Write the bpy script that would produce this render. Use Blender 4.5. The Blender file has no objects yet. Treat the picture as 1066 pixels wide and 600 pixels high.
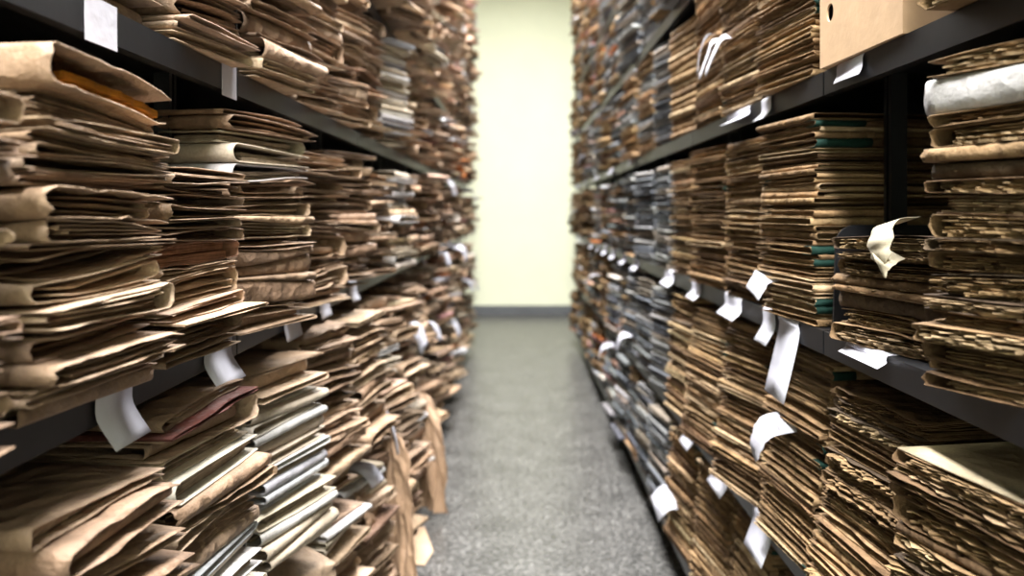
import bpy, bmesh, math, random
import numpy as np
from mathutils import Vector

# ------------------------------------------------------------------ camera, light, exposure
scene = bpy.context.scene
COL = scene.collection
F_PX = 800.0
CAM_Z = 1.14
cam_d = bpy.data.cameras.new('camera')
cam = bpy.data.objects.new('camera', cam_d); COL.objects.link(cam)
cam.location = (0, 0, CAM_Z); cam.rotation_euler = (math.pi/2, 0, 0)
cam_d.sensor_width = 36.0
cam_d.lens = 36.0*F_PX/1066.0
cam_d.shift_x = -7.0/1066.0
cam_d.shift_y = -80.0/1066.0
cam_d.clip_start = 0.02
cam_d.dof.use_dof = True
cam_d.dof.focus_distance = 1.0
cam_d.dof.aperture_fstop = 3.0
scene.camera = cam

w = bpy.data.worlds.new('world'); scene.world = w; w.use_nodes = True
w.node_tree.nodes['Background'].inputs[0].default_value = (0.8, 0.85, 0.9, 1)
w.node_tree.nodes['Background'].inputs[1].default_value = 0.02

CEIL_Z = 3.75
LAMPS = [(-1.3, 205), (0.9, 110), (3.1, 135), (5.0, 105), (6.7, 15)]     # y of each ceiling luminaire, watts
for y, watt in LAMPS:
    ld = bpy.data.lights.new('ceiling_tube_light', 'AREA'); ld.shape = 'RECTANGLE'
    ld.size = 0.5; ld.size_y = 1.3; ld.energy = watt; ld.color = (1.0, 0.985, 0.96)
    lo = bpy.data.objects.new('ceiling_tube_light', ld); COL.objects.link(lo)
    lo.location = (0.0, y, CEIL_Z-0.125)

scene.view_settings.view_transform = 'Standard'
scene.view_settings.look = 'None'
scene.view_settings.gamma = 1.0
scene.view_settings.use_curve_mapping = False
scene.view_settings.exposure = 1.0

R = random.Random(7)
NR = np.random.default_rng(11)

# ------------------------------------------------------------------ materials
def srgb(r, g, b):
    f = lambda c: (c/255/12.92) if c/255 <= .04045 else ((c/255+.055)/1.055)**2.4
    return (f(r), f(g), f(b), 1)

class NT:
    def __init__(s, name):
        s.m = bpy.data.materials.new(name); s.m.use_nodes = True
        s.t = s.m.node_tree; s.b = s.t.nodes['Principled BSDF']
    def n(s, typ, **kw):
        nd = s.t.nodes.new(typ)
        for k, v in kw.items(): setattr(nd, k, v)
        return nd
    def l(s, a, b): s.t.links.new(a, b)
    def noise(s, vec, scale, detail=4, rough=.55):
        n = s.n('ShaderNodeTexNoise'); n.inputs['Scale'].default_value = scale
        n.inputs['Detail'].default_value = detail; n.inputs['Roughness'].default_value = rough
        if vec is not None: s.l(vec, n.inputs['Vector'])
        return n.outputs['Fac']
    def ramp(s, fac, stops):
        r = s.n('ShaderNodeValToRGB')
        e = r.color_ramp.elements
        while len(e) < len(stops): e.new(.5)
        for i, (p, c) in enumerate(stops):
            e[i].position = p; e[i].color = c if len(c) == 4 else (*c, 1)
        s.l(fac, r.inputs[0]); return r.outputs[0]
    def mix(s, a, b, fac, mode='MIX'):
        m = s.n('ShaderNodeMix', data_type='RGBA', blend_type=mode)
        for sock, v in ((m.inputs[6], a), (m.inputs[7], b), (m.inputs[0], fac)):
            if hasattr(v, 'is_linked'): s.l(v, sock)
            else: sock.default_value = v
        return m.outputs[2]
    def pos(s, scale=(1, 1, 1)):
        g = s.n('ShaderNodeNewGeometry'); mp = s.n('ShaderNodeMapping')
        mp.inputs['Scale'].default_value = scale; s.l(g.outputs['Position'], mp.inputs[0]); return mp.outputs[0]
    def bump(s, h, strength, dist):
        b = s.n('ShaderNodeBump'); b.inputs['Strength'].default_value = strength; b.inputs['Distance'].default_value = dist
        s.l(h, b.inputs['Height']); s.l(b.outputs[0], s.b.inputs['Normal'])

def g4(v): return (v, v, v, 1)

def paper_mat(name, rough=.75, stain=.35, wrinkle=.6, spec=.25):
    k = NT(name)
    at = k.n('ShaderNodeAttribute', attribute_name='tint')
    p = k.pos()
    big = k.ramp(k.noise(p, 14, 5), [(.3, g4(1-stain)), (.65, g4(1.05))])
    fine = k.ramp(k.noise(k.pos((1, 1, 1)), 260, 3), [(.3, g4(.86)), (.7, g4(1.08))])
    c = k.mix(k.mix(at.outputs['Color'], big, 1.0, 'MULTIPLY'), fine, 1.0, 'MULTIPLY')
    k.l(c, k.b.inputs['Base Color'])
    k.b.inputs['Roughness'].default_value = rough
    k.b.inputs['Specular IOR Level'].default_value = spec
    nz = k.noise(p, 38, 5, .6)
    vo = k.n('ShaderNodeTexVoronoi', feature='F1'); vo.inputs['Scale'].default_value = 34
    wp = k.n('ShaderNodeMix', data_type='VECTOR'); wp.inputs[0].default_value = .06
    nc = k.n('ShaderNodeTexNoise'); nc.inputs['Scale'].default_value = 12; k.l(p, nc.inputs['Vector'])
    k.l(p, wp.inputs[4]); k.l(nc.outputs['Color'], wp.inputs[5]); k.l(wp.outputs[1], vo.inputs['Vector'])
    ad = k.n('ShaderNodeMath', operation='ADD'); k.l(nz, ad.inputs[0]); k.l(vo.outputs['Distance'], ad.inputs[1])
    k.bump(ad.outputs[0], wrinkle, .010)
    return k.m

def pages_mat(name, lo=.35, hi=1.15, zs=700):
    k = NT(name)
    at = k.n('ShaderNodeAttribute', attribute_name='tint')
    lines = k.noise(k.pos((9, 9, zs)), 1.0, 4, .65)
    c1 = k.ramp(lines, [(.34, g4(lo)), (.62, g4(hi))])
    blot = k.ramp(k.noise(k.pos(), 45, 4), [(.3, g4(.65)), (.65, g4(1.1))])
    c = k.mix(k.mix(at.outputs['Color'], c1, 1.0, 'MULTIPLY'), blot, 1.0, 'MULTIPLY')
    k.l(c, k.b.inputs['Base Color'])
    k.b.inputs['Roughness'].default_value = .9
    k.b.inputs['Specular IOR Level'].default_value = .1
    k.bump(lines, .9, .003)
    return k.m

def plain(name, col, rough=.6, spec=.3, var=.12, scale=30, bump=0.0, metal=0):
    k = NT(name)
    v = k.ramp(k.noise(k.pos(), scale, 4), [(.3, g4(1-var)), (.7, g4(1+var))])
    k.l(k.mix(col, v, 1.0, 'MULTIPLY'), k.b.inputs['Base Color'])
    k.b.inputs['Roughness'].default_value = rough
    k.b.inputs['Specular IOR Level'].default_value = spec
    k.b.inputs['Metallic'].default_value = metal
    if bump: k.bump(k.noise(k.pos(), scale*2, 3), bump, .004)
    return k.m

M = {}
M['kraft'] = paper_mat('kraft_paper', .62, .38, .7, .3)
M['card'] = paper_mat('smooth_card', .55, .16, .3, .3)
M['old'] = paper_mat('aged_paper', .85, .45, .8, .15)
M['pages'] = pages_mat('page_edges')
M['oldpages'] = pages_mat('ragged_page_edges', .22, 1.05, 620)
M['tape'] = plain('green_cloth_tape', srgb(16, 45, 38), .8, .2, .2, 90, .3)
M['white'] = plain('white_label_paper', srgb(182, 182, 193), .6, .3, .05, 20, .25)
M['steel'] = plain('charcoal_enamelled_steel', srgb(23, 24, 27), .34, .5, .15, 12, .08)
M['boxcard'] = plain('tan_box_cardboard', srgb(186, 156, 124), .7, .25, .06, 25, .15)
M['dark'] = plain('box_inside_shade', srgb(30, 24, 20), .9, .1, .1)
M['kraftsheet'] = plain('loose_kraft_sheet', srgb(150, 123, 99), .65, .3, .16, 18, .5)
M['cream'] = plain('cream_note_paper', srgb(178, 168, 146), .7, .25, .08, 25, .3)
M['manila'] = plain('manila_sheet', srgb(176, 150, 124), .7, .25, .1, 18, .3)
M['lampbody'] = plain('white_lamp_metal', srgb(230, 230, 228), .4, .4, .03)
k = NT('lamp_diffuser'); k.b.inputs['Emission Color'].default_value = (1, .98, .94, 1); k.b.inputs['Emission Strength'].default_value = 3.0
k.b.inputs['Base Color'].default_value = (.9, .9, .9, 1); M['diffuser'] = k.m
M['wall'] = plain('cream_wall_paint', srgb(216, 218, 196), .7, .25, .03, 3, .05)
M['ceil'] = plain('white_ceiling_paint', srgb(236, 236, 230), .8, .2, .03, 3)
M['base'] = plain('grey_baseboard', srgb(84, 86, 90), .5, .35, .1, 10)
k = NT('grey_speckled_linoleum')
sp = k.ramp(k.noise(k.pos(), 62, 8, .8), [(.38, srgb(30, 30, 29)), (.5, srgb(68, 67, 66)), (.62, srgb(136, 135, 133))])
cl = k.ramp(k.noise(k.pos(), 7, 5, .6), [(.3, g4(.55)), (.7, g4(1.15))])
k.l(k.mix(sp, cl, 1.0, 'MULTIPLY'), k.b.inputs['Base Color'])
rr = k.ramp(k.noise(k.pos(), 60, 4, .6), [(.3, g4(.2)), (.7, g4(.42))])
k.l(rr, k.b.inputs['Roughness']); k.b.inputs['Specular IOR Level'].default_value = .5
k.bump(k.noise(k.pos(), 150, 3), .12, .002)
M['floor'] = k.m

# ------------------------------------------------------------------ helpers
def link_mesh(name, verts, faces, mats, parent=None, midx=None, tint=None, smooth=True, loc=None):
    me = bpy.data.meshes.new(name)
    me.from_pydata([tuple(v) for v in verts] if not isinstance(verts, np.ndarray) else verts.tolist(), [], faces)
    for m in (mats if isinstance(mats, (list, tuple)) else [mats]): me.materials.append(m)
    if midx is not None: me.polygons.foreach_set('material_index', np.asarray(midx, dtype=np.int32))
    if smooth: me.polygons.foreach_set('use_smooth', np.ones(len(me.polygons), dtype=bool))
    if tint is not None:
        a = me.attributes.new('tint', 'FLOAT_COLOR', 'POINT')
        t = np.asarray(tint, dtype=np.float32)
        if t.ndim == 1: t = np.tile(t, (len(me.vertices), 1))
        a.data.foreach_set('color', t.ravel())
    me.update()
    o = bpy.data.objects.new(name, me); COL.objects.link(o)
    if loc is not None: o.location = loc
    if parent is not None: o.parent = parent
    return o

def boxmesh(x0, x1, y0, y1, z0, z1):
    v = [(x0,y0,z0),(x1,y0,z0),(x1,y1,z0),(x0,y1,z0),(x0,y0,z1),(x1,y0,z1),(x1,y1,z1),(x0,y1,z1)]
    f = [(0,3,2,1),(4,5,6,7),(0,1,5,4),(1,2,6,5),(2,3,7,6),(3,0,4,7)]
    return v, f

class MB:
    def __init__(s): s.v = []; s.f = []
    def box(s, *a):
        v, f = boxmesh(*a); n = len(s.v); s.v += v; s.f += [tuple(i+n for i in q) for q in f]; return s
    def add(s, v, f):
        n = len(s.v); s.v += [tuple(p) for p in v]; s.f += [tuple(i+n for i in q) for q in f]; return s
    def build(s, name, mat, parent=None, smooth=False, bevel=0, loc=None):
        o = link_mesh(name, s.v, s.f, mat, parent, smooth=smooth, loc=loc)
        if bevel:
            b = o.modifiers.new('bevel', 'BEVEL'); b.width = bevel; b.segments = 2; b.limit_method = 'ANGLE'
        return o

def tag(o, label=None, cat=None, group=None, kind=None):
    if label: o['label'] = label
    if cat: o['category'] = cat
    if group: o['group'] = group
    if kind: o['kind'] = kind
    return o

def empty(name, loc):
    o = bpy.data.objects.new(name, None); COL.objects.link(o); o.location = loc; o.empty_display_size = .05
    return o

_ORD1 = ['', 'first', 'second', 'third', 'fourth', 'fifth', 'sixth', 'seventh', 'eighth', 'ninth', 'tenth', 'eleventh', 'twelfth',
         'thirteenth', 'fourteenth', 'fifteenth', 'sixteenth', 'seventeenth', 'eighteenth', 'nineteenth']
def ordinal(n):
    if n < 20: return _ORD1[n]
    t = {2: 'twent', 3: 'thirt', 4: 'fort', 5: 'fift', 6: 'sixt', 7: 'sevent'}[n//10]
    return t+'ieth' if n % 10 == 0 else t+'y-'+_ORD1[n % 10]

# ------------------------------------------------------------------ the room
Y_END = 8.44; X_W = 2.6; Y_BACK = -2.6
tag(MB().box(-X_W, X_W, Y_BACK, Y_END, -.12, -.004).build('floor', M['base']), 'grey speckled linoleum floor of the aisle', None, None, 'structure')
FLOOR = bpy.data.objects['floor']
ys = [Y_BACK, -2.05, .08, 2.21, 4.34, 6.47, Y_END]
for a, b in zip(ys[:-1], ys[1:]):
    MB().box(-X_W, X_W, a+.002, b-.002, -.004, 0).build('linoleum_sheet', M['floor'], FLOOR)
tag(MB().box(-X_W, X_W, Y_END, Y_END+.15, 0, CEIL_Z).build('wall_back', M['wall']), 'pale cream end wall of the aisle', kind='structure')
tag(MB().box(-X_W, X_W, Y_BACK-.15, Y_BACK, 0, CEIL_Z).build('wall_front', M['wall']), 'cream wall behind the camera', kind='structure')
tag(MB().box(-X_W-.15, -X_W, Y_BACK, Y_END, 0, CEIL_Z).build('wall_left', M['wall']), 'cream side wall behind left shelving', kind='structure')
tag(MB().box(X_W, X_W+.15, Y_BACK, Y_END, 0, CEIL_Z).build('wall_right', M['wall']), 'cream side wall behind right shelving', kind='structure')
tag(MB().box(-X_W, X_W, Y_BACK, Y_END, CEIL_Z, CEIL_Z+.15).build('ceiling', M['ceil']), 'white ceiling above the aisle', kind='structure')
tag(MB().box(-X_W, X_W, Y_END-.018, Y_END, 0, .098).box(-X_W, X_W, Y_END-.012, Y_END, .098, .106).build('baseboard_back', M['base'], bevel=.003),
    'dark grey baseboard along the end wall', kind='structure')

for i, (y, _) in enumerate(LAMPS):
    r = empty('ceiling_lamp', (0, y, CEIL_Z)); tag(r, f'white ceiling lamp above the aisle, {ordinal(i+1)} from behind the camera', 'lamp', 'ceiling lamps over the aisle')
    MB().box(-.3, .3, -.7, .7, -.1, 0).build('housing', M['lampbody'], r, bevel=.01)
    MB().box(-.27, .27, -.67, .67, -.115, -.1).build('diffuser', M['diffuser'], r)

# ------------------------------------------------------------------ shelving
XL, XR = -.44, .476            # shelf front edges
TIERS = [.143, .548, .953, 1.358, 1.763, 2.168, 2.573, 2.978]     # top surface of each shelf board
TN = ['bottom', 'lower', 'middle', 'upper', 'high', 'higher', 'topmost']
BT = .037                      # height of the folded front lip
DEP = .44                      # depth of a shelf
BAY0, BAY, NB_ = -.6, .9, 8
def shelf_verts(s):            # folded steel tray: top sheet, front lip with return, back lip
    prof = [(0, 0), (0, -BT), (.016, -BT), (.016, -BT+.0025), (.0025, -BT+.0025), (.0025, -.0025), (DEP-.0025, -.0025), (DEP-.0025, -.02), (DEP, -.02), (DEP, 0)]
    n = len(prof); v = []
    for y in (.0025, BAY-.0025): v += [(s*a, y, z) for a, z in prof]
    f = [(i, (i+1) % n, n+(i+1) % n, n+i) for i in range(n)] + [tuple(range(n)), tuple(range(2*n-1, n-1, -1))]
    return v, f
for side, s, xf in (('left', -1, XL), ('right', 1, XR)):
    bme = None; pme = None; pbk = None
    for bi in range(NB_):
        y0 = BAY0+bi*BAY
        r = empty('shelving_unit', (xf, y0, 0))
        tag(r, f'charcoal steel shelving unit on the {side}, bay {ordinal(bi+1)} of eight toward the end wall', 'shelving', f'steel shelving bays on the {side}')
        for z in TIERS:
            if bme is None:
                v, f = shelf_verts(s); o = link_mesh('shelf', v, f, M['steel'], r, smooth=False); bme = o.data
            else:
                o = bpy.data.objects.new('shelf', bme); COL.objects.link(o); o.parent = r
            o.location = (0, 0, z)
        for yy in (0, BAY):
            for xx in (.10, DEP-.03):
                e = 1 if yy == 0 else -1
                if pme is None: pme = {}
                key = (yy, xx)
                if key not in pme:
                    a, b = sorted((s*xx, s*(xx+.028))); a2, b2 = sorted((s*xx, s*(xx+.002)))
                    c, d = sorted((e*.003, e*.005)); c2, d2 = sorted((e*.003, e*.012))
                    o = MB().box(a, b, c, d, 0, 3.0).box(a2, b2, c2, d2, 0, 3.0).build('post', M['steel'], r); pme[key] = o.data
                else:
                    o = bpy.data.objects.new('post', pme[key]); COL.objects.link(o); o.parent = r
                o.location = (0, yy, 0)
        if pbk is None:
            a, b = sorted((s*(DEP+.001), s*(DEP+.003)))
            o = MB().box(a, b, .002, BAY-.002, 0, 3.0).build('back_panel', M['steel'], r); pbk = o.data  # unseen panel, added to keep the space behind the stacks dark
        else:
            o = bpy.data.objects.new('back_panel', pbk); COL.objects.link(o); o.parent = r

# ------------------------------------------------------------------ paper items: geometry
class SN:
    """smooth random function of two variables, optionally ridged into creases"""
    def __init__(s, n=5, k0=1.5, k1=7, ridge=0.0):
        ang = NR.uniform(0, 2*np.pi, n); k = NR.uniform(k0, k1, n)
        s.kx = k*np.cos(ang); s.ky = k*np.sin(ang); s.ph = NR.uniform(0, 6.28, n); s.a = NR.uniform(.4, 1, n); s.a /= s.a.sum(); s.r = ridge
    def __call__(s, u, v):
        u = np.asarray(u, float)[..., None]; v = np.asarray(v, float)[..., None]
        w_ = np.sin(u*s.kx+v*s.ky+s.ph)
        if s.r: w_ = (1-s.r)*w_ + s.r*(1-2*np.abs(w_))
        return (w_*s.a).sum(-1)

G = 15
GA = np.linspace(-.06, 1.06, G)
def bil(H, a, b):
    fa = np.clip((a+.06)/1.12*(G-1), 0, G-1.001); fb = np.clip((b+.06)/1.12*(G-1), 0, G-1.001)
    ia = fa.astype(int); ib = fb.astype(int); ta = fa-ia; tb = fb-ib
    return H[ia, ib]*(1-ta)*(1-tb)+H[ia+1, ib]*ta*(1-tb)+H[ia, ib+1]*(1-ta)*tb+H[ia+1, ib+1]*ta*tb

def gridfaces(nu, nv, off=0, flip=False):
    i = np.arange((nu-1)*(nv-1)); r_ = i//(nv-1); c = i % (nv-1)
    a = off+r_*nv+c; q = np.stack([a, a+1, a+nv+1, a+nv], 1)
    if flip: q = q[:, ::-1]
    return q.tolist()

class Item: pass

def xf(it, a, b, z):
    """footprint coordinates of an item to the room"""
    la = (a-.0)*it.L; lb = (b-.5)*it.W
    c, sn = math.cos(it.phi), math.sin(it.phi)
    X = it.ox + it.s*(c*la) - it.s*sn*lb
    Y = it.oy + sn*la + c*lb
    return np.stack([X, Y, z], -1)

def ab(it, p, q):
    if it.fold == 'near': return p, q
    if it.fold == 'far': return p, 1-q
    return q, p

def cover_geo(it, NP, NQ, NA, off=0.0, qmax=1.0, pr=(0, 1)):
    Wq = it.W if it.fold != 'aisle' else it.L
    tc = it.tc
    rq = min(.5*it.t/Wq*it.round, .3)
    qb = np.linspace(1, rq/ max(qmax, .02) if qmax < 1 else rq, NQ)*(qmax if qmax < 1 else 1)
    th = np.linspace(-np.pi/2, np.pi/2, NA+2)[1:-1]
    q = np.concatenate([qb, rq-rq*np.cos(th), qb[::-1]])
    w_ = np.concatenate([np.zeros(NQ), (1+np.sin(th))/2, np.ones(NQ)])
    arc = np.concatenate([np.zeros(NQ), np.cos(th), np.zeros(NQ)])
    p = np.linspace(pr[0], pr[1], NP)
    P, Q = np.meshgrid(p, q, indexing='ij'); Wz = np.tile(w_, (NP, 1)); A = np.tile(arc, (NP, 1))
    # torn / uneven outline, different for lower and upper sheet
    d = it.rag
    lens = 1 + (np.where(Wz > .5, it.lt, it.lb) + d*it.n1(P*6, Wz*9))/1.0
    Q2 = np.where(Q > rq, rq+(Q-rq)*lens, Q)
    e = d*it.n2(Q*7, Wz*7+3)
    if it.jag:
        e = e + NR.normal(0, it.jag, e.shape); Q2 = Q2 + NR.normal(0, it.jag, Q2.shape)*(Q > .97)
    P2 = P + e*(1-2*P)*1.0
    a0, b0 = ab(it, np.clip(P, 0, 1), np.clip(Q, 0, 1))
    B = bil(it.B, a0+it.da, b0+it.db); T = bil(it.T, a0+it.da, b0+it.db)
    w01 = np.clip((it.n3(a0*.8, b0*.8)+.25*it.n4(a0*2.2, b0*2.2)), 0, 1)
    w02 = np.clip((it.n3(a0*.8+4, b0*.8+2)+.25*it.n4(a0*2.2+3, b0*2.2)), 0, 1)
    zz = B + T*Wz + it.crease*T*np.where(Wz > .5, -w01, w02)*np.abs(2*Wz-1)
    # free edges sag or lift inside the envelope
    Te = np.clip((Q-.55)/.45, 0, 1)**2
    zz = zz - (Wz > .5)*Te*it.pinch*T
    if off:
        zo = zz + np.where(Wz > .5, off, 0)*(Wz > .98) - off*(Wz < .02); Qo = Q2-off/Wq*A
        a, b = ab(it, P2, Qo); vo = xf(it, a, b, zo).reshape(-1, 3)
        zi = zz; Qi = Q2
        a, b = ab(it, P2, Qi); vi = xf(it, a, b, zi).reshape(-1, 3)
    else:
        a, b = ab(it, P2, Q2); vo = xf(it, a, b, zz).reshape(-1, 3)
        zi = zz + tc*(1-2*Wz); Qi = Q2 + tc/Wq*A
        a, b = ab(it, P2, Qi); vi = xf(it, a, b, zi).reshape(-1, 3)
    nq = len(q); n = NP*nq
    f = gridfaces(NP, nq) + gridfaces(NP, nq, n, True)
    for j in range(nq-1):
        f.append((j, j+n, j+1+n, j+1)); o = (NP-1)*nq+j; f.append((o, o+1, o+1+n, o+n))
    for i in range(NP-1):
        o = i*nq; f.append((o, o+nq, o+nq+n, o+n)); o = i*nq+nq-1; f.append((o, o+n, o+nq+n, o+nq))
    return np.concatenate([vo, vi]), f

def slab_geo(it, f0, f1, ins, nb, na, rag, seed_):
    """a wad of sheets between two fractions of the item's thickness"""
    aa = np.concatenate([np.linspace(0, .12, 2), np.linspace(.4, 1, max(na-2, 1))]) if na > 2 else np.linspace(0, 1, na)
    bb = np.linspace(0, 1, nb)
    A, B_ = np.meshgrid(aa, bb, indexing='ij')
    L = it.L; W = it.W
    ia, ib0, ib1 = ins
    j = rag*it.n1(B_*23+seed_*3.1, A*5+seed_)
    j2 = rag*it.n2(A*19+seed_*1.7, B_*5)
    if it.jag: j = j + NR.normal(0, it.jag*1.3, j.shape); j2 = j2 + NR.normal(0, it.jag, j2.shape)*((B_ < .01) | (B_ > .99))
    A2 = ia/L + A*(1-ia/L-.02) + j*(1-A)
    B2 = ib0/W + B_*(1-(ib0+ib1)/W) + j2*(1-2*B_)
    Ac, Bc = np.clip(A2, 0, 1), np.clip(B2, 0, 1)
    B = bil(it.B, Ac+it.da, Bc+it.db); T = bil(it.T, Ac+it.da, Bc+it.db)
    q = Bc if it.fold == 'near' else (1-Bc if it.fold == 'far' else Ac)
    T = T*(1-it.pinch*np.clip((q-.55)/.45, 0, 1)**2)
    m = it.tc*1.15
    zb = B+m+(T-2*m)*f0; zt = B+m+(T-2*m)*f1
    lip = .25*(zt-zb)*it.n3(B_*17+seed_, A*3)*(1-A)
    vb = xf(it, A2, B2, zb); vt = xf(it, A2+rag*.4*it.n4(B_*31, A+seed_)*(1-A), B2, zt+np.minimum(lip, 0))
    n = len(aa)*nb
    f = gridfaces(len(aa), nb, 0) + gridfaces(len(aa), nb, n, True)
    na_ = len(aa)
    for i in range(nb-1):
        f.append((i, i+1, i+1+n, i+n)); o = (na_-1)*nb+i; f.append((o, o+n, o+1+n, o+1))
    for i in range(na_-1):
        o = i*nb; f.append((o, o+n, o+nb+n, o+nb)); o = i*nb+nb-1; f.append((o, o+nb, o+nb+n, o+n))
    return np.concatenate([vb.reshape(-1, 3), vt.reshape(-1, 3)]), f

def nested(it, f0, f1, inset):
    s_ = Item(); s_.__dict__.update(it.__dict__)
    m = it.tc*1.2
    s_.B = it.B+m+(it.T-2*m)*f0; s_.T = (it.T-2*m)*(f1-f0)*.94; s_.t = it.t*(f1-f0); s_.tc = min(it.tc, s_.t*.15)
    s_.L = it.L-inset-.005; s_.W = it.W-it.t*.5-R.uniform(.004, .03)
    s_.ox = it.ox+it.s*inset*math.cos(it.phi); s_.oy = it.oy+(it.W-s_.W)*.35*(1 if it.fold == 'near' else -1)
    s_.fold = R.choice(['near', 'near', 'far', 'far', 'aisle']); s_.round = R.uniform(.2, .9); s_.crease = R.uniform(.2, .6)
    s_.n1 = SN(5, 1, 3.5); s_.n2 = SN(5, 1, 3.5); s_.n3 = SN(6, 4, 16, .6); s_.n4 = SN(4, 2, 9, .5)
    s_.lt = R.uniform(-.06, 0); s_.lb = R.uniform(-.06, 0); s_.pinch = R.uniform(0, .3)
    return s_

def merge(parts):
    V = []; F = []; n = 0
    for v, f in parts:
        V.append(v); F += [tuple(i+n for i in q) for q in f]; n += len(v)
    return np.concatenate(V), F

# ------------------------------------------------------------------ paper items: kinds
KINDS = {
 'kraft': dict(name='kraft_packet', cat='packet', word='brown kraft paper packet', t=(.006, .034), L=(.29, .34), tc=.0011, crease=.5, rag=.016, rnd=(.2, 1.0),
    folds=['near']*5+['far']*3+['aisle']*2, fill=(.1, .5), ins=(.004, .03), pinch=(0, .45), cover='kraft', pages='pages'),
 'pale': dict(name='card_folder', cat='folder', word='pale grey card folder', t=(.011, .022), L=(.3, .33), tc=.002, crease=.06, rag=.004, rnd=(.8, 1.1),
    folds=['near']*3+['aisle']*4+['far'], fill=(.5, .9), ins=(.004, .014), pinch=(0, .15), cover='card', pages='pages'),
 'case': dict(name='case_file', cat='file', word='tan cardboard case file', t=(.0065, .0135), L=(.3, .34), tc=.0011, crease=.3, rag=.008, rnd=(.3, .9),
    folds=['near']*7+['far']*2+['aisle'], fill=(.55, .95), ins=(.001, .012), pinch=(0, .3), cover='old', pages='pages'),
 'ragged': dict(name='paper_bundle', cat='bundle', word='ragged yellowed paper bundle', t=(.010, .021), L=(.3, .34), tc=.0009, crease=.45, rag=.022, rnd=(.3, .9),
    folds=['near']*2+['far']*8+['aisle'], fill=(.8, .98), ins=(-.009, .004), pinch=(0, .25), cover='old', pages='oldpages'),
 'grey': dict(name='grey_file', cat='file', word='blue-grey cardboard file', t=(.008, .018), L=(.3, .34), tc=.0016, crease=.12, rag=.006, rnd=(.6, 1.1),
    folds=['near']*4+['far']*2+['aisle']*3, fill=(.4, .9), ins=(.002, .014), pinch=(0, .25), cover='card', pages='pages'),
}
def jit(c, v=.13, hue=.022):
    k_ = 1+R.uniform(-v, v)
    return [max(.003, ch*k_*(1+R.uniform(-hue, hue))) for ch in c[:3]]+[1]
def tint_for(kind):
    if kind == 'kraft':
        c = R.choice([srgb(164, 137, 112), srgb(150, 125, 102), srgb(180, 155, 130), srgb(136, 112, 91), srgb(172, 147, 125)])
        pg = R.choice([srgb(146, 122, 98), srgb(126, 104, 84), srgb(176, 154, 128), srgb(116, 92, 70)])
    elif kind == 'pale':
        c = R.choice([srgb(190, 187, 186), srgb(174, 173, 178), srgb(194, 186, 174), srgb(182, 170, 152), srgb(172, 158, 138)]); pg = srgb(178, 160, 138)
    elif kind == 'case':
        c = R.choice([srgb(146, 118, 86), srgb(130, 104, 76), srgb(160, 132, 98), srgb(114, 90, 66), srgb(176, 152, 120)])
        pg = R.choice([srgb(166, 140, 106), srgb(142, 116, 84), srgb(188, 164, 128)])
    elif kind == 'ragged':
        c = R.choice([srgb(122, 98, 72), srgb(104, 82, 60), srgb(142, 116, 86), srgb(84, 70, 56)])
        pg = R.choice([srgb(148, 122, 90), srgb(126, 102, 74), srgb(164, 140, 108)])
    else:
        c = R.choice([srgb(120, 121, 123), srgb(98, 101, 106), srgb(142, 142, 141), srgb(80, 84, 91), srgb(126, 115, 104)]); pg = srgb(150, 146, 140)
    return jit(c), jit(pg)

ITEMS = []
STACKS = []

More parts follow.
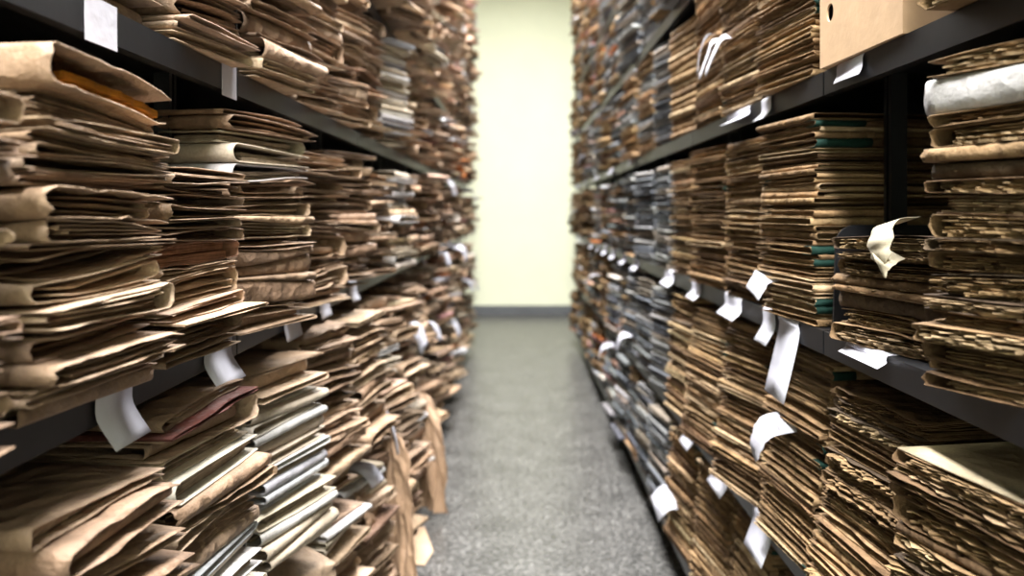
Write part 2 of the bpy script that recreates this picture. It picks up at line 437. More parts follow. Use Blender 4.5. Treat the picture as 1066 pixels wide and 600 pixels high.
def make_stack(side, tier, y0, y1, mix, fill=.34, setback=-.01, lean=0.0, rot=0.0, jitter=1.0, over=None, zbase=None, tilt=0.0, depth=None, tmul=1.0, scatter=0.0, smax=.36):
    """mix: dict kind->weight.  over: {index from bottom or negative from top: dict(kind=, t=, fold=, tint=)} applied in sequence"""
    s = -1 if side == 'left' else 1
    xfr = XL if s < 0 else XR
    z0 = TIERS[tier]+.0012 if zbase is None else zbase
    st = Item(); st.side = side; st.tier = tier; st.y0 = y0; st.y1 = y1; st.items = []
    W0 = y1-y0; yc = (y0+y1)/2
    if side == 'left' and y0 > 1.1:          # these stand askew, corners into the aisle, with gaps between the stacks
        W0 *= R.uniform(.68, .8); yc -= .02; rot += R.gauss(17, 4); setback += R.uniform(-.03, .004)
    elif side == 'left' and y0 > .6: W0 *= .94; rot += 3
    elif side == 'right' and y0 > 1.2:
        W0 *= R.uniform(.8, .88); rot += R.gauss(6, 3); setback += R.uniform(-.008, .014)
    base = np.full((G, G), z0)
    AA, BB = np.meshgrid(GA, GA, indexing='ij')
    H = base.copy(); ztop = z0+min(fill, smax)
    names = list(mix); wts = [mix[n] for n in names]
    run = 0; kind = None
    slope = SN(3, .8, 2.2)
    idx = 0
    over = dict(over or {})
    while True:
        if run <= 0: kind = R.choices(names, wts)[0]; run = R.randint(1, 4)
        run -= 1
        hnow = float(H.mean())-z0
        o = over.get(idx, {}) if idx in over else {}
        for kk in list(over):
            if isinstance(kk, float) and hnow >= kk: o = over.pop(kk); break
        kd = o.get('kind', kind); K = KINDS[kd]
        t = o.get('t', (K['t'][0]+(K['t'][1]-K['t'][0])*(R.random()**(1.35 if kd == 'kraft' else 1)))*tmul)
        if H.mean()+t > ztop: break
        it = Item(); it.kind = kd; it.t = t; it.s = s; it.stack = st; it.idx = idx
        it.fold = o.get('fold', R.choice(K['folds'])); it.tc = min(K['tc'], t*.16); it.round = o.get('rnd', R.uniform(*K['rnd']))
        it.L = min(o.get('L', R.uniform(*K['L'])), .34 if depth is None else depth); loose = 1 if kd in ('kraft', 'pale') else .32
        it.W = W0*o.get('w', 1-abs(R.gauss(0, .055))*loose)
        it.phi = math.radians(rot + R.gauss(0, 2.2)*jitter*loose)
        hh = (H.mean()-z0)/.36
        dx = setback + lean*hh + R.gauss(0, .011)*jitter*loose + R.uniform(-1, 1)*scatter + o.get('dx', 0)
        it.ox = xfr + s*dx; it.oy = yc + R.uniform(-.5, .5)*(W0-it.W)
        it.da = 0; it.db = 0
        it.rag = K['rag']*R.uniform(.6, 1.4); it.crease = K['crease']*o.get('crease', 1)
        it.pinch = R.uniform(*K['pinch']); it.lt = R.uniform(-.02, .0); it.lb = R.uniform(-.02, .0)
        it.fillf = R.uniform(*K['fill']) if 'fillf' not in o else o['fillf']
        it.ins = [R.uniform(*K['ins']), R.uniform(.002, .02), R.uniform(.002, .02)]
        if 'ptint' in o: it.ins[0] = .004
        it.n1 = SN(5, 1, 3.5); it.n2 = SN(5, 1, 3.5); it.n3 = SN(6, 4, 16, .6); it.n4 = SN(4, 2, 9, .5)
        it.jag = {'ragged': .0042, 'case': .0025, 'kraft': .0018}.get(kd, .0006)
        it.tint, it.ptint = tint_for(kd)
        if 'tint' in o: it.tint = list(o['tint'])
        if 'ptint' in o: it.ptint = list(o['ptint'])
        it.tape = o.get('tape', kd == 'case' and it.fold == 'near' and R.random() < .4)
        it.look = o.get('look')
        nl = SN(3, 1.2, 4.2); dev = H-H.mean()-slope(AA, BB)*tilt*hh
        amp = .55 if kd == 'kraft' else (.4 if kd == 'ragged' else .22)
        T = t*np.clip(1+amp*nl(AA, BB)-.7*dev/t, .35, 1.9)
        if float((H+T)[:4].max())-z0 > .362 and not o.get('last'): break
        it.B = H.copy()+.0004; it.T = T.copy()
        H = H+T+.0010
        # paper settles: level out slowly, never below what is there
        st.items.append(it); idx += 1
        if o.get('last'): break
    st.H = H
    STACKS.append(st); ITEMS.extend(st.items)
    return st

# ------------------------------------------------------------------ the stacks near the camera, one by one
KR = {'kraft': 1}; KP = {'kraft': .8, 'pale': .2}; PL = {'pale': .6, 'kraft': .4}
CS = {'case': 1}; RG = {'ragged': 1}; CR_ = {'case': .75, 'ragged': .25}; GR = {'grey': 1}; GC = {'grey': .6, 'case': .4}
# left, upper
make_stack('left', 3, .47, .75, KR, .30, .02)
make_stack('left', 3, .77, .955, KR, .30, .022, rot=4)
make_stack('left', 3, .97, 1.185, KR, .33, -.02, lean=.02, rot=5, over={0: dict(kind='kraft', t=.014, fold='far')})
make_stack('left', 3, 1.22, 1.50, KR, .34, -.012, lean=-.015)
make_stack('left', 3, 1.51, 1.79, KR, .34, -.0, lean=-.02)
make_stack('left', 3, 1.80, 2.08, KR, .35, -.01)
make_stack('left', 3, 2.12, 2.39, KR, .35, .0)
make_stack('left', 3, 2.40, 2.68, {'pale': 1}, .35, -.03, jitter=1.4)
make_stack('left', 3, 2.70, 2.98, KR, .35, -.015, jitter=1.6)
# left, middle
make_stack('left', 2, .33, .615, KP, .31, -.03)
make_stack('left', 2, .64, .86, KR, .352, -.038, rot=3, lean=-.004, tilt=.03, tmul=1.05,
    over={.268: dict(last=True, kind='kraft', t=.048, fold='near', ptint=srgb(178, 116, 40), fillf=.5, w=1.0, dx=-.004, look='with orange papers inside')})
make_stack('left', 2, .875, 1.10, KR, .262, -.042, rot=2, tilt=.02,
    over={.115: dict(kind='kraft', t=.032, fold='far', fillf=.97, tint=srgb(166, 122, 98), ptint=srgb(178, 128, 100), w=1.0, look='with pinkish-brown pages')})
make_stack('left', 2, 1.12, 1.40, KR, .345, -.034, rot=2,
    over={.215: dict(kind='pale', t=.024, fold='near'), .24: dict(kind='pale', t=.026, fold='near'), .265: dict(kind='pale', t=.02, fold='far')})
make_stack('left', 2, 1.42, 1.70, KR, .33, -.02)
make_stack('left', 2, 1.71, 2.07, KR, .33, -.012)
make_stack('left', 2, 2.12, 2.39, KR, .33, -.02)
make_stack('left', 2, 2.41, 2.68, {'pale': .5, 'kraft': .5}, .33, -.035, jitter=1.5)
make_stack('left', 2, 2.70, 2.98, KR, .33, -.03, jitter=1.6)
# left, lower
make_stack('left', 1, .34, .62, {'pale': .7, 'kraft': .3}, .255, -.03)
make_stack('left', 1, .65, .865, KR, .325, -.04, rot=4, tmul=.95)
make_stack('left', 1, .885, 1.14, KP, .345, -.055, rot=4, lean=.02,
    over={.235: dict(kind='pale', t=.026, fold='near'), .262: dict(kind='pale', t=.026, fold='near', fillf=.3), .30: dict(kind='kraft', t=.010, dx=.012, tint=srgb(88, 46, 39), look='with reddish cover')})
make_stack('left', 1, 1.19, 1.49, {'pale': 1}, .34, -.05, lean=.03, over={.27+.001*i: dict(kind='kraft') for i in range(9)})
make_stack('left', 1, 1.50, 1.78, KR, .345, -.055, lean=.035)
make_stack('left', 1, 1.79, 2.07, KR, .34, -.06, lean=.04, jitter=1.5)
make_stack('left', 1, 2.12, 2.39, KP, .33, -.06, lean=.03, jitter=2)
make_stack('left', 1, 2.41, 2.68, KR, .33, -.06, lean=.02, jitter=2)
make_stack('left', 1, 2.70, 2.98, KP, .33, -.05, lean=.02, jitter=2)
# left, bottom
make_stack('left', 0, 1.22, 1.49, PL, .36, -.06, rot=6, lean=.02)
make_stack('left', 0, 1.50, 1.78, PL, .355, -.07, lean=.03, jitter=1.5)
make_stack('left', 0, 1.79, 2.07, KP, .35, -.08, lean=.03, jitter=1.5)
make_stack('left', 0, 2.12, 2.39, KR, .34, -.07, lean=.03, jitter=2)
make_stack('left', 0, 2.41, 2.68, KR, .34, -.07, lean=.03, jitter=2)
make_stack('left', 0, 2.70, 2.98, KP, .34, -.07, lean=.03, jitter=2)
# right, upper
make_stack('right', 3, .56, .85, RG, .26, -.01, rot=8)
make_stack('right', 3, 1.215, 1.49, CS, .35, -.012, tmul=.9)
make_stack('right', 3, 1.50, 1.78, CS, .35, -.005, lean=-.01)
make_stack('right', 3, 1.79, 2.07, CS, .35, -.01)
make_stack('right', 3, 2.12, 2.39, CS, .35, .01, over={i: dict(fold='aisle', kind='case', t=.02) for i in range(40)})
make_stack('right', 3, 2.41, 2.68, GR, .35, .0)
make_stack('right', 3, 2.70, 2.98, GC, .35, -.01, jitter=1.5)
# right, middle
make_stack('right', 2, .55, .835, RG, .352, .012, rot=22, lean=.0, jitter=1.3, depth=.30,
    over={.285: dict(kind='pale', t=.034, fold='aisle', L=.3, w=1.0, look='smooth and rounded', rnd=.35, tint=srgb(176, 174, 174), fillf=.2, crease=0.3, dx=.01)})
make_stack('right', 2, .90, 1.13, RG, .155, .012, rot=14, tmul=1.1, depth=.3)
make_stack('right', 2, 1.215, 1.46, CS, .345, -.02, tmul=.95)
make_stack('right', 2, 1.475, 1.77, CS, .345, -.012)
make_stack('right', 2, 1.785, 2.07, CS, .345, -.006)
make_stack('right', 2, 2.12, 2.39, CR_, .34, -.01)
make_stack('right', 2, 2.41, 2.68, GR, .34, -.01)
make_stack('right', 2, 2.70, 2.98, GR, .34, -.01, jitter=1.3)
# right, lower
make_stack('right', 1, .60, .925, RG, .322, .004, rot=12)
make_stack('right', 1, .945, 1.175, CR_, .345, -.03, lean=.055, rot=6)
make_stack('right', 1, 1.215, 1.48, CS, .345, -.03, lean=.04)
make_stack('right', 1, 1.495, 1.77, CS, .345, -.03, lean=.045)
make_stack('right', 1, 1.785, 2.07, CS, .34, -.03, lean=.04)
make_stack('right', 1, 2.12, 2.39, CR_, .34, -.02, lean=.02, jitter=1.5)
make_stack('right', 1, 2.41, 2.68, GR, .34, -.01)
make_stack('right', 1, 2.70, 2.98, GR, .34, -.01, jitter=1.4)
# right, bottom
make_stack('right', 0, 1.215, 1.48, CS, .33, -.0, lean=.02)
make_stack('right', 0, 1.495, 1.77, CS, .35, -.02, lean=.03)
make_stack('right', 0, 1.785, 2.07, CS, .345, -.02, lean=.03)
make_stack('right', 0, 2.12, 2.39, CR_, .34, -.02, lean=.02, jitter=1.5)
make_stack('right', 0, 2.41, 2.68, GR, .34, -.02, jitter=1.4)
make_stack('right', 0, 2.70, 2.98, GR, .34, -.01, jitter=1.4)

# ------------------------------------------------------------------ the stacks farther along, and the high tiers
def far_mix(side, y):
    if side == 'left':
        return R.choice([KR, KR, KR, {'kraft': .75, 'pale': .25}, {'pale': .6, 'kraft': .4} if y > 5.6 else KR, {'pale': .6, 'kraft': .4} if y > 5.2 else KR])
    if y < 4.0: return R.choice([GR, GC, {'grey': .4, 'case': .6}, GR])
    if y < 5.0: return R.choice([GC, CS, CR_, GR])
    return R.choice([CS, CR_, CR_, GC])
for side in ('left', 'right'):
    for tier in range(7):
        for bi in range(NB_):
            yb = BAY0+bi*BAY
            for j in range(3):
                y0 = yb+.018+j*.288; y1 = y0+.284
                if y1 < 1.15: continue
                if tier <= 3 and y0 < 3.0: continue
                if y1 < .4: continue
                if TIERS[tier] > CAM_Z+.275*y1+.02: continue
                lo = side == 'left'
                make_stack(side, tier, y0, y1, far_mix(side, y0), R.uniform(.31, .355), R.uniform(-.045, -.01) if lo else R.uniform(-.03, .01),
                           lean=(.03 if tier < 2 else 0), jitter=2.3, scatter=.012, tmul=1.12 if y0 > 3.8 else 1.0)

# ------------------------------------------------------------------ choose which are single objects, build everything
TH = {'kraft': 300, 'pale': 300, 'case': 300, 'ragged': 300, 'grey': 300}
def proj(x, y, z):
    return 540+F_PX*x/y, 220-F_PX*(z-CAM_Z)/y
for it in ITEMS:
    c = xf(it, np.array([0., 0., 0., .25]), np.array([0., .5, 1., 0.]), np.array([0.]*4))
    zc = float((it.B+it.T/2).mean()); it.zc = zc
    pts = [proj(p[0], max(p[1], .2), zc) for p in c]
    it.vis = any(-4 < x < 1070 and -6 < y < 606 for x, y in pts)
    d = max(c[1][1], .3); it.tpx = F_PX*it.t/d
    it.wpx = abs(pts[0][0]-pts[2][0]); it.area = it.tpx*max(it.wpx, 2) if it.vis else 0
for kd in KINDS:
    lst = sorted([i for i in ITEMS if i.kind == kd], key=lambda i: -i.area)
    for r_, i in enumerate(lst): i.single = (r_ < TH[kd]) and i.area > 0
# count stacks along each shelf, as seen
for side in ('left', 'right'):
    for tier in range(7):
        sts = sorted([s_ for s_ in STACKS if s_.side == side and s_.tier == tier and any(i.vis for i in s_.items)], key=lambda s_: s_.y0)
        for n_, s_ in enumerate(sts): s_.num = n_+1
TOPV = {0: True, 1: True, 2: True}
stuff = {kd: [] for kd in KINDS}
LOOKS = {'near': 'folded on the near side', 'far': 'open toward camera', 'aisle': 'with spine to aisle'}
ntri = 0
for it in ITEMS:
    K = KINDS[it.kind]
    hi = it.tpx > 7.5 or (it.kind == 'case' and it.tpx > 4.0)
    if it.single:
        if hi:
            big = it.tpx > 13
            NP_, NQ, NA = (24, 11, 5) if (big and it.kind == 'kraft') else ((16, 8, 4) if it.kind != 'case' else (11, 6, 3))
            if it.kind == 'ragged': NP_, NQ, NA = 26, 14, 3
            if it.fold == 'aisle': NP_, NQ = 20, 8
            ns = 2 if it.kind == 'kraft' else (6 if it.kind == 'ragged' else 2)
            nb, na = (40 if it.kind == 'ragged' else 16), 4
        else:
            NP_, NQ, NA = 6, 4, 2; ns = 1; nb, na = 8, 2
    else:
        NP_, NQ, NA = 3, 2, 1; ns = 1; nb, na = 3, 2
    cov = cover_geo(it, NP_, NQ, NA)
    inner = []
    if it.single and it.kind == 'kraft' and it.tpx > 9 and it.fold != 'aisle' and it.t > .011 and not it.look:
        nin = 1 if it.t < .016 else R.choice([1, 2, 2, 3])
        it.fillf = min(it.fillf, .25) if R.random() < .5 else 0.12
        cuts = np.linspace(it.fillf+.03, R.uniform(.75, .97), nin+1)
        for q in range(nin):
            inner.append(cover_geo(nested(it, cuts[q], cuts[q+1], max(.001, R.gauss(.008, .012))), 14, 6, 3))
    sl = []
    fr = np.linspace(0, it.fillf, ns+1)
    for q in range(ns):
        ins = [it.ins[0]+ (R.uniform(0, .012 if it.kind != 'ragged' else .009) if ns > 1 else .004), it.ins[1]+R.uniform(0, .008), it.ins[2]+R.uniform(0, .008)]
        if it.fold == 'near': ins[1] += it.t*.5
        if it.fold == 'far': ins[2] += it.t*.5
        if it.fold == 'aisle': ins[0] = max(ins[0], 0)+it.t*.5
        sl.append(slab_geo(it, fr[q]+.02*q, fr[q+1], ins, nb, na, it.rag*(1.3 if it.kind == 'ragged' else .6), q+1.0))
    slm = merge(sl)
    if not it.single:
        stuff[it.kind].append((it, cov, slm)); continue
    st = it.stack
    n_ = len(st.items)-it.idx if st.tier <= 2 else it.idx+1
    fromw = 'from top' if st.tier <= 2 else 'from bottom'
    lab = f"{K['word']}, {ordinal(n_)} {fromw} in {ordinal(st.num)} stack along {st.side} {TN[st.tier]} shelf"
    if it.look: lab = f"{K['word']} {it.look}, {ordinal(n_)} {fromw}, {ordinal(st.num)} stack, {st.side} {TN[st.tier]} shelf"
    grp = f"{K['word']}s stacked on the shelves"
    if hi:
        c0 = np.array([float(it.ox), float(it.oy), float(it.B.mean())])
        r = empty(K['name'], c0.tolist()); tag(r, lab, K['cat'], grp)
        link_mesh('cover', cov[0]-c0, cov[1], M[K['cover']], r, tint=it.tint)
        link_mesh('sheets', slm[0]-c0, slm[1], M[K['pages']], r, tint=it.ptint, smooth=False)
        for iv, if_ in inner:
            link_mesh('inner_fold', iv-c0, if_, M[K['cover']], r, tint=jit(it.tint, .15))
        if it.tape:
            tv, tf = cover_geo(it, 6, 2, 3, off=.0007, qmax=R.uniform(.08, .16), pr=(0, R.uniform(.08, .4)))
            link_mesh('cloth_tape', tv-c0, tf, M['tape'], r)
    else:
        v, f = merge([cov, slm])
        tint = np.concatenate([np.tile(it.tint, (len(cov[0]), 1)), np.tile(it.ptint, (len(slm[0]), 1))])
        c0 = np.array([float(it.ox), float(it.oy), float(it.B.mean())])
        o = link_mesh(K['name'], v-c0, f, [M[K['cover']], M[K['pages']]], None, [0]*len(cov[1])+[1]*len(slm[1]), tint, loc=c0.tolist())
        tag(o, lab, K['cat'], grp)
STUFF_LAB = {'kraft': 'brown kraft packets filling the rest of the left shelves toward the end wall', 'pale': 'blurred pale card folders scattered through the far left shelves',
             'case': 'blurred tan case files filling the rest of the right shelves', 'ragged': 'blurred ragged paper bundles among the far right shelves',
             'grey': 'blurred blue-grey files filling the right shelves toward the end wall'}
MIXCOL = [srgb(214, 214, 220), srgb(200, 200, 206), srgb(222, 222, 226), srgb(206, 196, 186), srgb(190, 150, 130), srgb(196, 120, 70), srgb(60, 52, 48), srgb(200, 150, 148)]
for kd, lst in stuff.items():
    if not lst: continue
    K = KINDS[kd]; V = []; F = []; MI = []; TI = []; n = 0
    for it, cov, slm in lst:
        t_ = jit(it.tint, .3, .05); g_ = R.choice([1, 1.1, 1.3, 1.5]) if it.kind != 'grey' else 1; t_ = [min(c*g_, .8) for c in t_[:3]]+[1]
        if it.stack.y0 > 3.2 and R.random() < .15: t_ = jit(R.choice(MIXCOL))
        for (v, f), mi, tt in ((cov, 0, t_), (slm, 1, it.ptint)):
            V.append(v); F += [tuple(i+n for i in q) for q in f]; MI += [mi]*len(f); TI.append(np.tile(tt, (len(v), 1))); n += len(v)
    o = link_mesh(K['name']+'s', np.concatenate(V), F, [M[K['cover']], M[K['pages']]], None, MI, np.concatenate(TI))
    tag(o, STUFF_LAB[kd], K['cat'], None, 'stuff')
print('ITEMS', len(ITEMS), {kd: (sum(i.single for i in ITEMS if i.kind == kd), sum(1 for i in ITEMS if i.kind == kd), sum(i.vis for i in ITEMS if i.kind == kd)) for kd in KINDS})

# ------------------------------------------------------------------ strips, tags, loose papers
def ribbon(path, wdir, width, thick=.0006, taper=None, curl=None):
    """closed strip following a 3-D path; wdir the direction of its width"""
    P = [Vector(p) for p in path]; wd = Vector(wdir).normalized()
    n = len(P); v = []
    for i, p in enumerate(P):
        t = (P[min(i+1, n-1)]-P[max(i-1, 0)]).normalized(); nn = t.cross(wd).normalized()
        k_ = width/2*(taper[i] if taper else 1)
        v += [p-wd*k_-nn*thick/2, p+wd*k_-nn*thick/2, p+wd*k_+nn*thick/2, p-wd*k_+nn*thick/2]
    f = []
    for i in range(n-1):
        a = i*4
        for j in range(4): f.append((a+j, a+(j+1) % 4, a+4+(j+1) % 4, a+4+j))
    f += [(3, 2, 1, 0), (n*4-4, n*4-3, n*4-2, n*4-1)]
    return v, f

def smooth_path(pts, n=14):
    pts = [Vector(p) for p in pts]; out = []
    ext = [pts[0]*2-pts[1]]+pts+[pts[-1]*2-pts[-2]]
    m = len(pts)-1
    for i in range(n+1):
        u = i/n*m; k_ = min(int(u), m-1); t = u-k_
        a, b, c, d = ext[k_:k_+4]
        out.append(.5*((2*b)+(c-a)*t+(2*a-5*b+4*c-d)*t*t+(3*b-a-3*c+d)*t**3))
    return out

def shelf_tag(side, tier, yc, width, drop, out=.008, label='', skew=0.0, back=.03):
    s = -1 if side == 'left' else 1
    x = XL if s < 0 else XR; z = TIERS[tier]
    pts = [(x+s*back, yc+skew*.5, z+.0008), (x+s*.006, yc+skew*.2, z+.0012), (x-s*.0025, yc, z-.004), (x-s*.004, yc-skew*.3, z-min(.03, drop*.6)), (x-s*(.004+out), yc-skew, z-drop)]
    v, f = ribbon(smooth_path(pts, 16), (0, 1, .0 if not skew else skew), width)
    o = link_mesh('paper_tag', v, f, M['white'], smooth=True); tag(o, label, 'tag', 'white paper tags on the shelf edges')
def face_label(side, tier, yc, width, zt, zb, label):
    s = -1 if side == 'left' else 1
    x = XL if s < 0 else XR; z = TIERS[tier]
    v, f = ribbon([(x-s*.0012, yc, z+zt), (x-s*.0012, yc, z+(zt+zb)/2), (x-s*.0016, yc, z+zb)], (0, 1, 0), width)
    tag(link_mesh('paper_tag', v, f, M['white'], smooth=False), label, 'tag', 'white paper tags on the shelf edges')
L_ = 'white paper tag '
face_label('left', 3, .808, .062, .004, -.044, L_+'stuck on the left upper shelf edge, leftmost and nearest')
face_label('left', 3, 1.165, .058, .008, -.046, L_+'stuck at the far end of the first left upper shelf edge')
shelf_tag('left', 2, .832, .075, .062, .02, L_+'curling off the left middle shelf edge, nearest the camera')
shelf_tag('left', 2, 1.122, .10, .062, .024, L_+'on left middle shelf edge under second stack, wide and tilted', .012)
shelf_tag('left', 2, 1.48, .10, .058, .006, L_+'hanging from left middle shelf edge, third from the camera')
shelf_tag('left', 2, 1.73, .09, .052, .006, L_+'hanging from left middle shelf edge, fourth from the camera')
shelf_tag('left', 2, 2.03, .09, .05, .01, L_+'small and blurred on left middle shelf edge, fifth from camera')
shelf_tag('right', 3, 1.10, .085, .030, .006, L_+'on right upper shelf edge just below the tan archive box', .004, .05)
shelf_tag('right', 3, 1.47, .055, .045, .018, L_+'curling off right upper shelf edge under the green-taped files', .006)
shelf_tag('right', 3, 1.66, .17, .028, .02, L_+'lying flat over right upper shelf edge, second past the seam', .01, .06)
shelf_tag('right', 2, 1.05, .12, .014, .015, L_+'lying on right middle shelf edge below the short crumbling stack', .01, .06)
shelf_tag('right', 2, 1.352, .10, .135, .03, 'long white paper strip hanging far below the right middle shelf edge', .02)
shelf_tag('right', 2, 1.455, .07, .06, .02, L_+'beside the long paper strip on right middle shelf edge', .012)
shelf_tag('right', 2, 1.70, .13, .045, .022, L_+'on right middle shelf edge, third from the camera side', .012)
shelf_tag('right', 2, 2.05, .10, .045, .02, L_+'on right middle shelf edge, fourth from the camera side', .012)
shelf_tag('right', 2, 2.42, .14, .045, .02, L_+'on right middle shelf edge, farthest of the sharp ones', .012)
shelf_tag('right', 1, 1.50, .11, .075, .02, L_+'curling from right lower shelf edge beside the kraft files', .012)
shelf_tag('right', 1, 1.80, .12, .055, .02, L_+'stained, on right lower shelf edge, second from the camera', .012)
shelf_tag('right', 1, 2.13, .10, .055, .02, L_+'on right lower shelf edge, third and farthest from the camera', .012)
# far tags along both sides, too blurred for more than their shape
for i in range(9):
    y = 3.1+i*.37
    shelf_tag('right', 2, y, .12, .05, .02, f'{L_}far along the right middle shelf, {ordinal(i+1)} beyond the grey files', .01)
    if i % 2 == 0: shelf_tag('right', 3, y+.1, .16, .03, .02, f'{L_}far along the right upper shelf, {ordinal(i//2+1)} beyond the grey files', .01)
    if i % 2 == 1: shelf_tag('left', 2, y, .07, .05, .02, f'{L_}far along the left middle shelf, {ordinal(i//2+1)} past the pale stack', .01)

def slip(name, pts, width, wdir, label, mat='white', cat='slip', n=14, taper=None, thick=.0006):
    v, f = ribbon(smooth_path(pts, n), wdir, width, thick, taper)
    tag(link_mesh(name, v, f, M[mat]), label, cat)
slip('paper_slip', [(.50, 1.79, 1.535), (.452, 1.785, 1.535), (.437, 1.78, 1.50), (.43, 1.83, 1.455)], .04, (.2, 1, .45), 'narrow white paper slip hanging on right upper files, left of a pair')
slip('paper_slip', [(.50, 1.71, 1.525), (.455, 1.705, 1.527), (.434, 1.70, 1.495), (.425, 1.75, 1.45)], .045, (.2, 1, .45), 'narrow white paper slip hanging on right upper files, right of a pair')
slip('paper_slip', [(.50, 1.86, 1.56), (.45, 1.83, 1.56), (.44, 1.87, 1.52), (.44, 1.89, 1.475)], .012, (.1, 1, .2), 'thin curled white paper strip above the pair of hanging slips')
slip('paper_slip', [(.52, 1.42, 1.025), (.455, 1.415, 1.022), (.437, 1.40, 1.01), (.425, 1.40, .99)], .075, (0, 1, .25), 'white paper slip sticking out of green-taped files on right middle shelf')
slip('paper_note', [(.50, .985, 1.128), (.466, .975, 1.124), (.456, .97, 1.10), (.452, .955, 1.072)], .042, (-.25, 1, -.25), 'torn cream note hanging on the short crumbling paper stack', 'cream', taper=[1,1,1,1,1,1.05,1,.95,1.1,1.2,1,.8,.9,.5,.15])
slip('paper_note', [(.475, .975, 1.088), (.46, .965, 1.084), (.452, .955, 1.075), (.450, .945, 1.058)], .045, (-.25, 1, .35), 'small folded cream scrap below the torn note on right middle stack', 'cream', taper=[1,1,1,1,1,1,1,.9,.8,.7,.6,.4,.3,.2,.1])
slip('paper_sheet', [(.56, 1.37, .775), (.47, 1.365, .765), (.435, 1.37, .750), (.42, 1.38, .705)], .07, (.1, 1, .3), 'white torn sheet hanging out of leaning tan files, right lower shelf', taper=[1,1,1,1,1,1,1,1,1,1.05,.95,1.1,.9,1,.7])
slip('paper_slip', [(.47, 2.30, .285), (.44, 2.30, .283), (.42, 2.30, .265), (.41, 2.32, .24)], .13, (0, 1, .2), 'blurred white slip near the floor on right bottom shelf')
slip('paper_ribbon', [(-.44, 2.22, .575), (-.40, 2.20, .59), (-.37, 2.15, .575), (-.345, 2.12, .53), (-.33, 2.10, .475)], .022, (.45, -.8, .4), 'curled white paper ribbon over the left lower packets')
slip('paper_sheet', [(-.50, 1.93, .50), (-.40, 1.93, .50), (-.37, 1.95, .47), (-.36, 1.97, .44)], .07, (.3, 1, 0), 'white sheet drooping below the curled ribbon on the left')
for i, (y, z) in enumerate([(2.75, .72), (3.3, .66), (3.75, .95), (4.4, .5), (5.0, .9), (5.7, .62), (6.2, 1.3), (6.45, .55), (4.1, 1.3)]):
    slip('paper_sheet', [(-.50, y, z+.01), (-.40, y, z+.01), (-.36, y, z-.01), (-.34, y+.03, z-.08)], .11, (.1, 1, R.uniform(-.3, .3)), f'blurred white sheet sticking out of far left stacks, {ordinal(i+1)} counted from camera to wall' if False else f'blurred white sheet jutting into the aisle from left shelves, {ordinal(i+1)} of nine')
for i, (y, z) in enumerate([(3.2, .62), (3.9, .45), (4.6, .75), (5.3, 1.5), (6.0, 1.75), (6.4, 1.1)]):
    slip('paper_sheet', [(.53, y, z+.01), (.45, y, z+.01), (.42, y, z-.01), (.41, y+.03, z-.07)], .12, (.1, 1, R.uniform(-.3, .3)), f'blurred pale sheet jutting into the aisle from right shelves, {ordinal(i+1)} of six')

# crumpled kraft sheets hanging into the aisle (solid, creased)
def draped(name, pts, widths, label, wdir=(0, 1, 0), amp=.014, cat='paper'):
    path = smooth_path(pts, 22); n = len(path); m = 15
    nz = SN(7, 5, 16, .75); nz2 = SN(5, 2, 5)
    wd = Vector(wdir).normalized(); v = []
    for i, p in enumerate(path):
        u = i/(n-1); wdt = np.interp(u, np.linspace(0, 1, len(widths)), widths)
        t = (path[min(i+1, n-1)]-path[max(i-1, 0)]).normalized(); nn = t.cross(wd).normalized()
        for j in range(m):
            q = j/(m-1)-.5
            h = amp*(float(nz(u*1.1, q*1.3))+.8*float(nz2(u, q)))*(.3+u)
            v.append(p+wd*(q*wdt*(1+.06*math.sin(i*1.7+j)))+nn*h)
    f = gridfaces(n, m)
    o = link_mesh(name, v, f, M['kraftsheet'], smooth=False)
    sd = o.modifiers.new('thickness', 'SOLIDIFY'); sd.thickness = .0015
    tag(o, label, cat)
draped('kraft_sheet', [(-.46, 2.30, .49), (-.39, 2.24, .49), (-.365, 2.18, .42), (-.362, 2.14, .30), (-.36, 2.11, .16), (-.355, 2.09, .02)], [.12, .15, .16, .19, .21, .18], 'large crumpled brown kraft sheet hanging to the floor from left shelves', (.75, -.66, 0), .034)
draped('kraft_sheet', [(-.47, 3.02, .44), (-.40, 2.97, .44), (-.37, 2.92, .38), (-.345, 2.88, .25), (-.34, 2.86, .03)], [.10, .11, .16, .19, .17], 'smooth brown kraft sheet hanging in the aisle behind the crumpled one', (.8, -.6, 0), .032)
draped('kraft_sheet', [(-.50, 1.98, .46), (-.42, 1.98, .46), (-.375, 1.96, .42), (-.355, 1.94, .34)], [.2, .22, .26, .2], 'short crumpled brown flap drooping over the left bottom stacks')
# the sheet lying on the floor
fv = [(-.417, 2.78), (-.38, 2.48), (-.302, 2.465), (-.286, 2.57), (-.338, 2.76)]
V = [(x, y, .0008+.004*abs(math.sin(i*1.9))) for i, (x, y) in enumerate(fv)]
V2 = [(x, y, z+.001) for x, y, z in V]; n = len(V)
ft = [tuple(range(n))[::-1], tuple(range(n, 2*n))]+[(i, (i+1) % n, n+(i+1) % n, n+i) for i in range(n)]
tag(link_mesh('kraft_sheet', V+V2, ft, M['manila'], smooth=False), 'torn tan sheet lying flat on the floor beside the left shelves', 'paper')

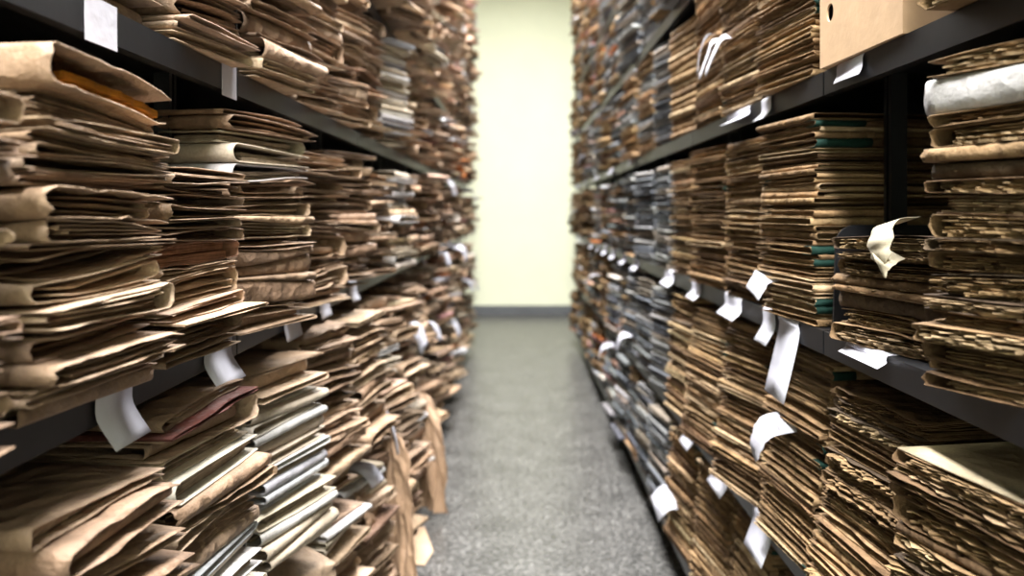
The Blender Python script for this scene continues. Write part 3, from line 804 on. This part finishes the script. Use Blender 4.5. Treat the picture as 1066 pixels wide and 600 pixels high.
# ------------------------------------------------------------------ archive box on the right upper shelf
bx = empty('archive_box', (.472, .945, TIERS[3]+.001)); tag(bx, 'plain tan archive box with an oval finger hole on right upper shelf', 'box')
bx.rotation_euler = (0, 0, math.radians(2))
def box_front(w_, h_, hy, hz, ry, rz, t):        # board with an oval hole, in the y-z plane
    v = []; f = []
    an = sorted([2*math.pi*i/28+.01 for i in range(28)]+[math.atan2(z-hz, y-hy) % (2*math.pi) for y in (0, w_) for z in (0, h_)])
    n = len(an); ring = []; outer = []
    for q in an:
        dy, dz = math.cos(q), math.sin(q); ring.append((hy+ry*dy, hz+rz*dz))
        k_ = min(((w_-hy) if dy > 0 else hy)/max(abs(dy), 1e-9), ((h_-hz) if dz > 0 else hz)/max(abs(dz), 1e-9))
        outer.append((hy+dy*k_, hz+dz*k_))
    for cx in (0, t):
        v += [(cx, y, z) for y, z in ring]+[(cx, y, z) for y, z in outer]
    for i in range(n):
        j = (i+1) % n
        f += [(i, j, n+j, n+i), (2*n+i, 3*n+i, 3*n+j, 2*n+j), (i, 2*n+i, 2*n+j, j), (n+i, n+j, 3*n+j, 3*n+i)]
    return v, f
BW, BH, BD = .238, .30, .33
# corners that the radial outline misses are closed by small triangles of board
HY, HZ = .203, .078
v, f = box_front(BW, BH, HY, HZ, .0115, .0135, .003)
MB().add(v, f).build('front_panel', M['boxcard'], bx)
MB().box(.003, BD, 0, .003, 0, BH).build('side_panel', M['boxcard'], bx)
MB().box(.003, BD, BW-.003, BW, 0, BH).build('side_panel', M['boxcard'], bx)
MB().box(BD-.003, BD, .003, BW-.003, 0, BH).build('back_panel', M['boxcard'], bx)
MB().box(.003, BD-.003, .003, BW-.003, 0, .003).build('bottom_panel', M['boxcard'], bx)
MB().box(-.001, BD+.001, -.001, BW+.001, BH, BH+.003).build('lid', M['boxcard'], bx)
MB().box(.012, .3, .005, BW-.005, .004, .28).build('hole_shade_block', M['dark'], bx)  # near-black block behind the finger hole, paints the shade inside the box

# ------------------------------------------------------------------ bookends
def bookend(side, tier, y, h, x_in, label, dep=.16, taper=.05):
    s = -1 if side == 'left' else 1
    x = (XL if s < 0 else XR)+s*x_in; z = TIERS[tier]+.0008
    r = empty('bookend', (x, y, z)); tag(r, label, 'bookend', 'dark steel bookends')
    prof = [(0, 0)]
    rad = .03
    for i in range(9):
        a = math.pi-i/8*math.pi/2
        prof.append((taper+rad+rad*math.cos(a), h-rad+rad*math.sin(a)))
    prof += [(dep, h), (dep, 0)]
    n = len(prof); v = []
    for yy in (-.002, .002): v += [(s*a, yy, b) for a, b in prof]
    f = [tuple(range(n)), tuple(range(2*n-1, n-1, -1))]+[(i, n+i, n+(i+1) % n, (i+1) % n) for i in range(n)]
    link_mesh('plate', v, f, M['steel'], r, smooth=False)
bookend('right', 2, 1.175, .165, .004, 'dark steel bookend between the short crumbling stack and green-taped files', .2, .004)
bookend('right', 1, 1.193, .2, -.004, 'dark slanted steel bookend on right lower shelf beside leaning files', .2, .05)
bookend('left', 1, 1.168, .215, -.028, 'dark rounded steel bookend on left lower shelf before white folders', .2, .006)
bookend('left', 3, 1.2035, .3, .0, 'dark steel bookend rising between two packet stacks, left upper shelf', .2, .004)

# large cream sheet on top of the near right lower stack
st = [s_ for s_ in STACKS if s_.side == 'right' and s_.tier == 1][0]
it = st.items[-1]
A, B_ = np.meshgrid(np.linspace(.0, .98, 10), np.linspace(.02, .98, 10), indexing='ij')
z = bil(st.H, A, B_)+.0012+.004*np.clip(SN(5, 2, 6)(A, B_), 0, 1)
v = xf(it, A+.012*SN(5, 4, 14)(A, B_)*(A < .05), B_, z).reshape(-1, 3)
n = len(v); v2 = v.copy(); v2[:, 2] += .0009
f = gridfaces(10, 10, 0)+gridfaces(10, 10, n, True)
for i in range(9):
    f += [(i, i+1, i+1+n, i+n), (90+i, 90+i+n, 91+i+n, 91+i), (i*10, i*10+n, i*10+10+n, i*10+10), (i*10+9, i*10+19, i*10+19+n, i*10+9+n)]
k = srgb(196, 180, 150)
tag(link_mesh('cover_sheet', np.concatenate([v, v2]), f, M['card'], tint=list(k)), 'large cream cover sheet on top of the nearest right lower stack', 'paper')
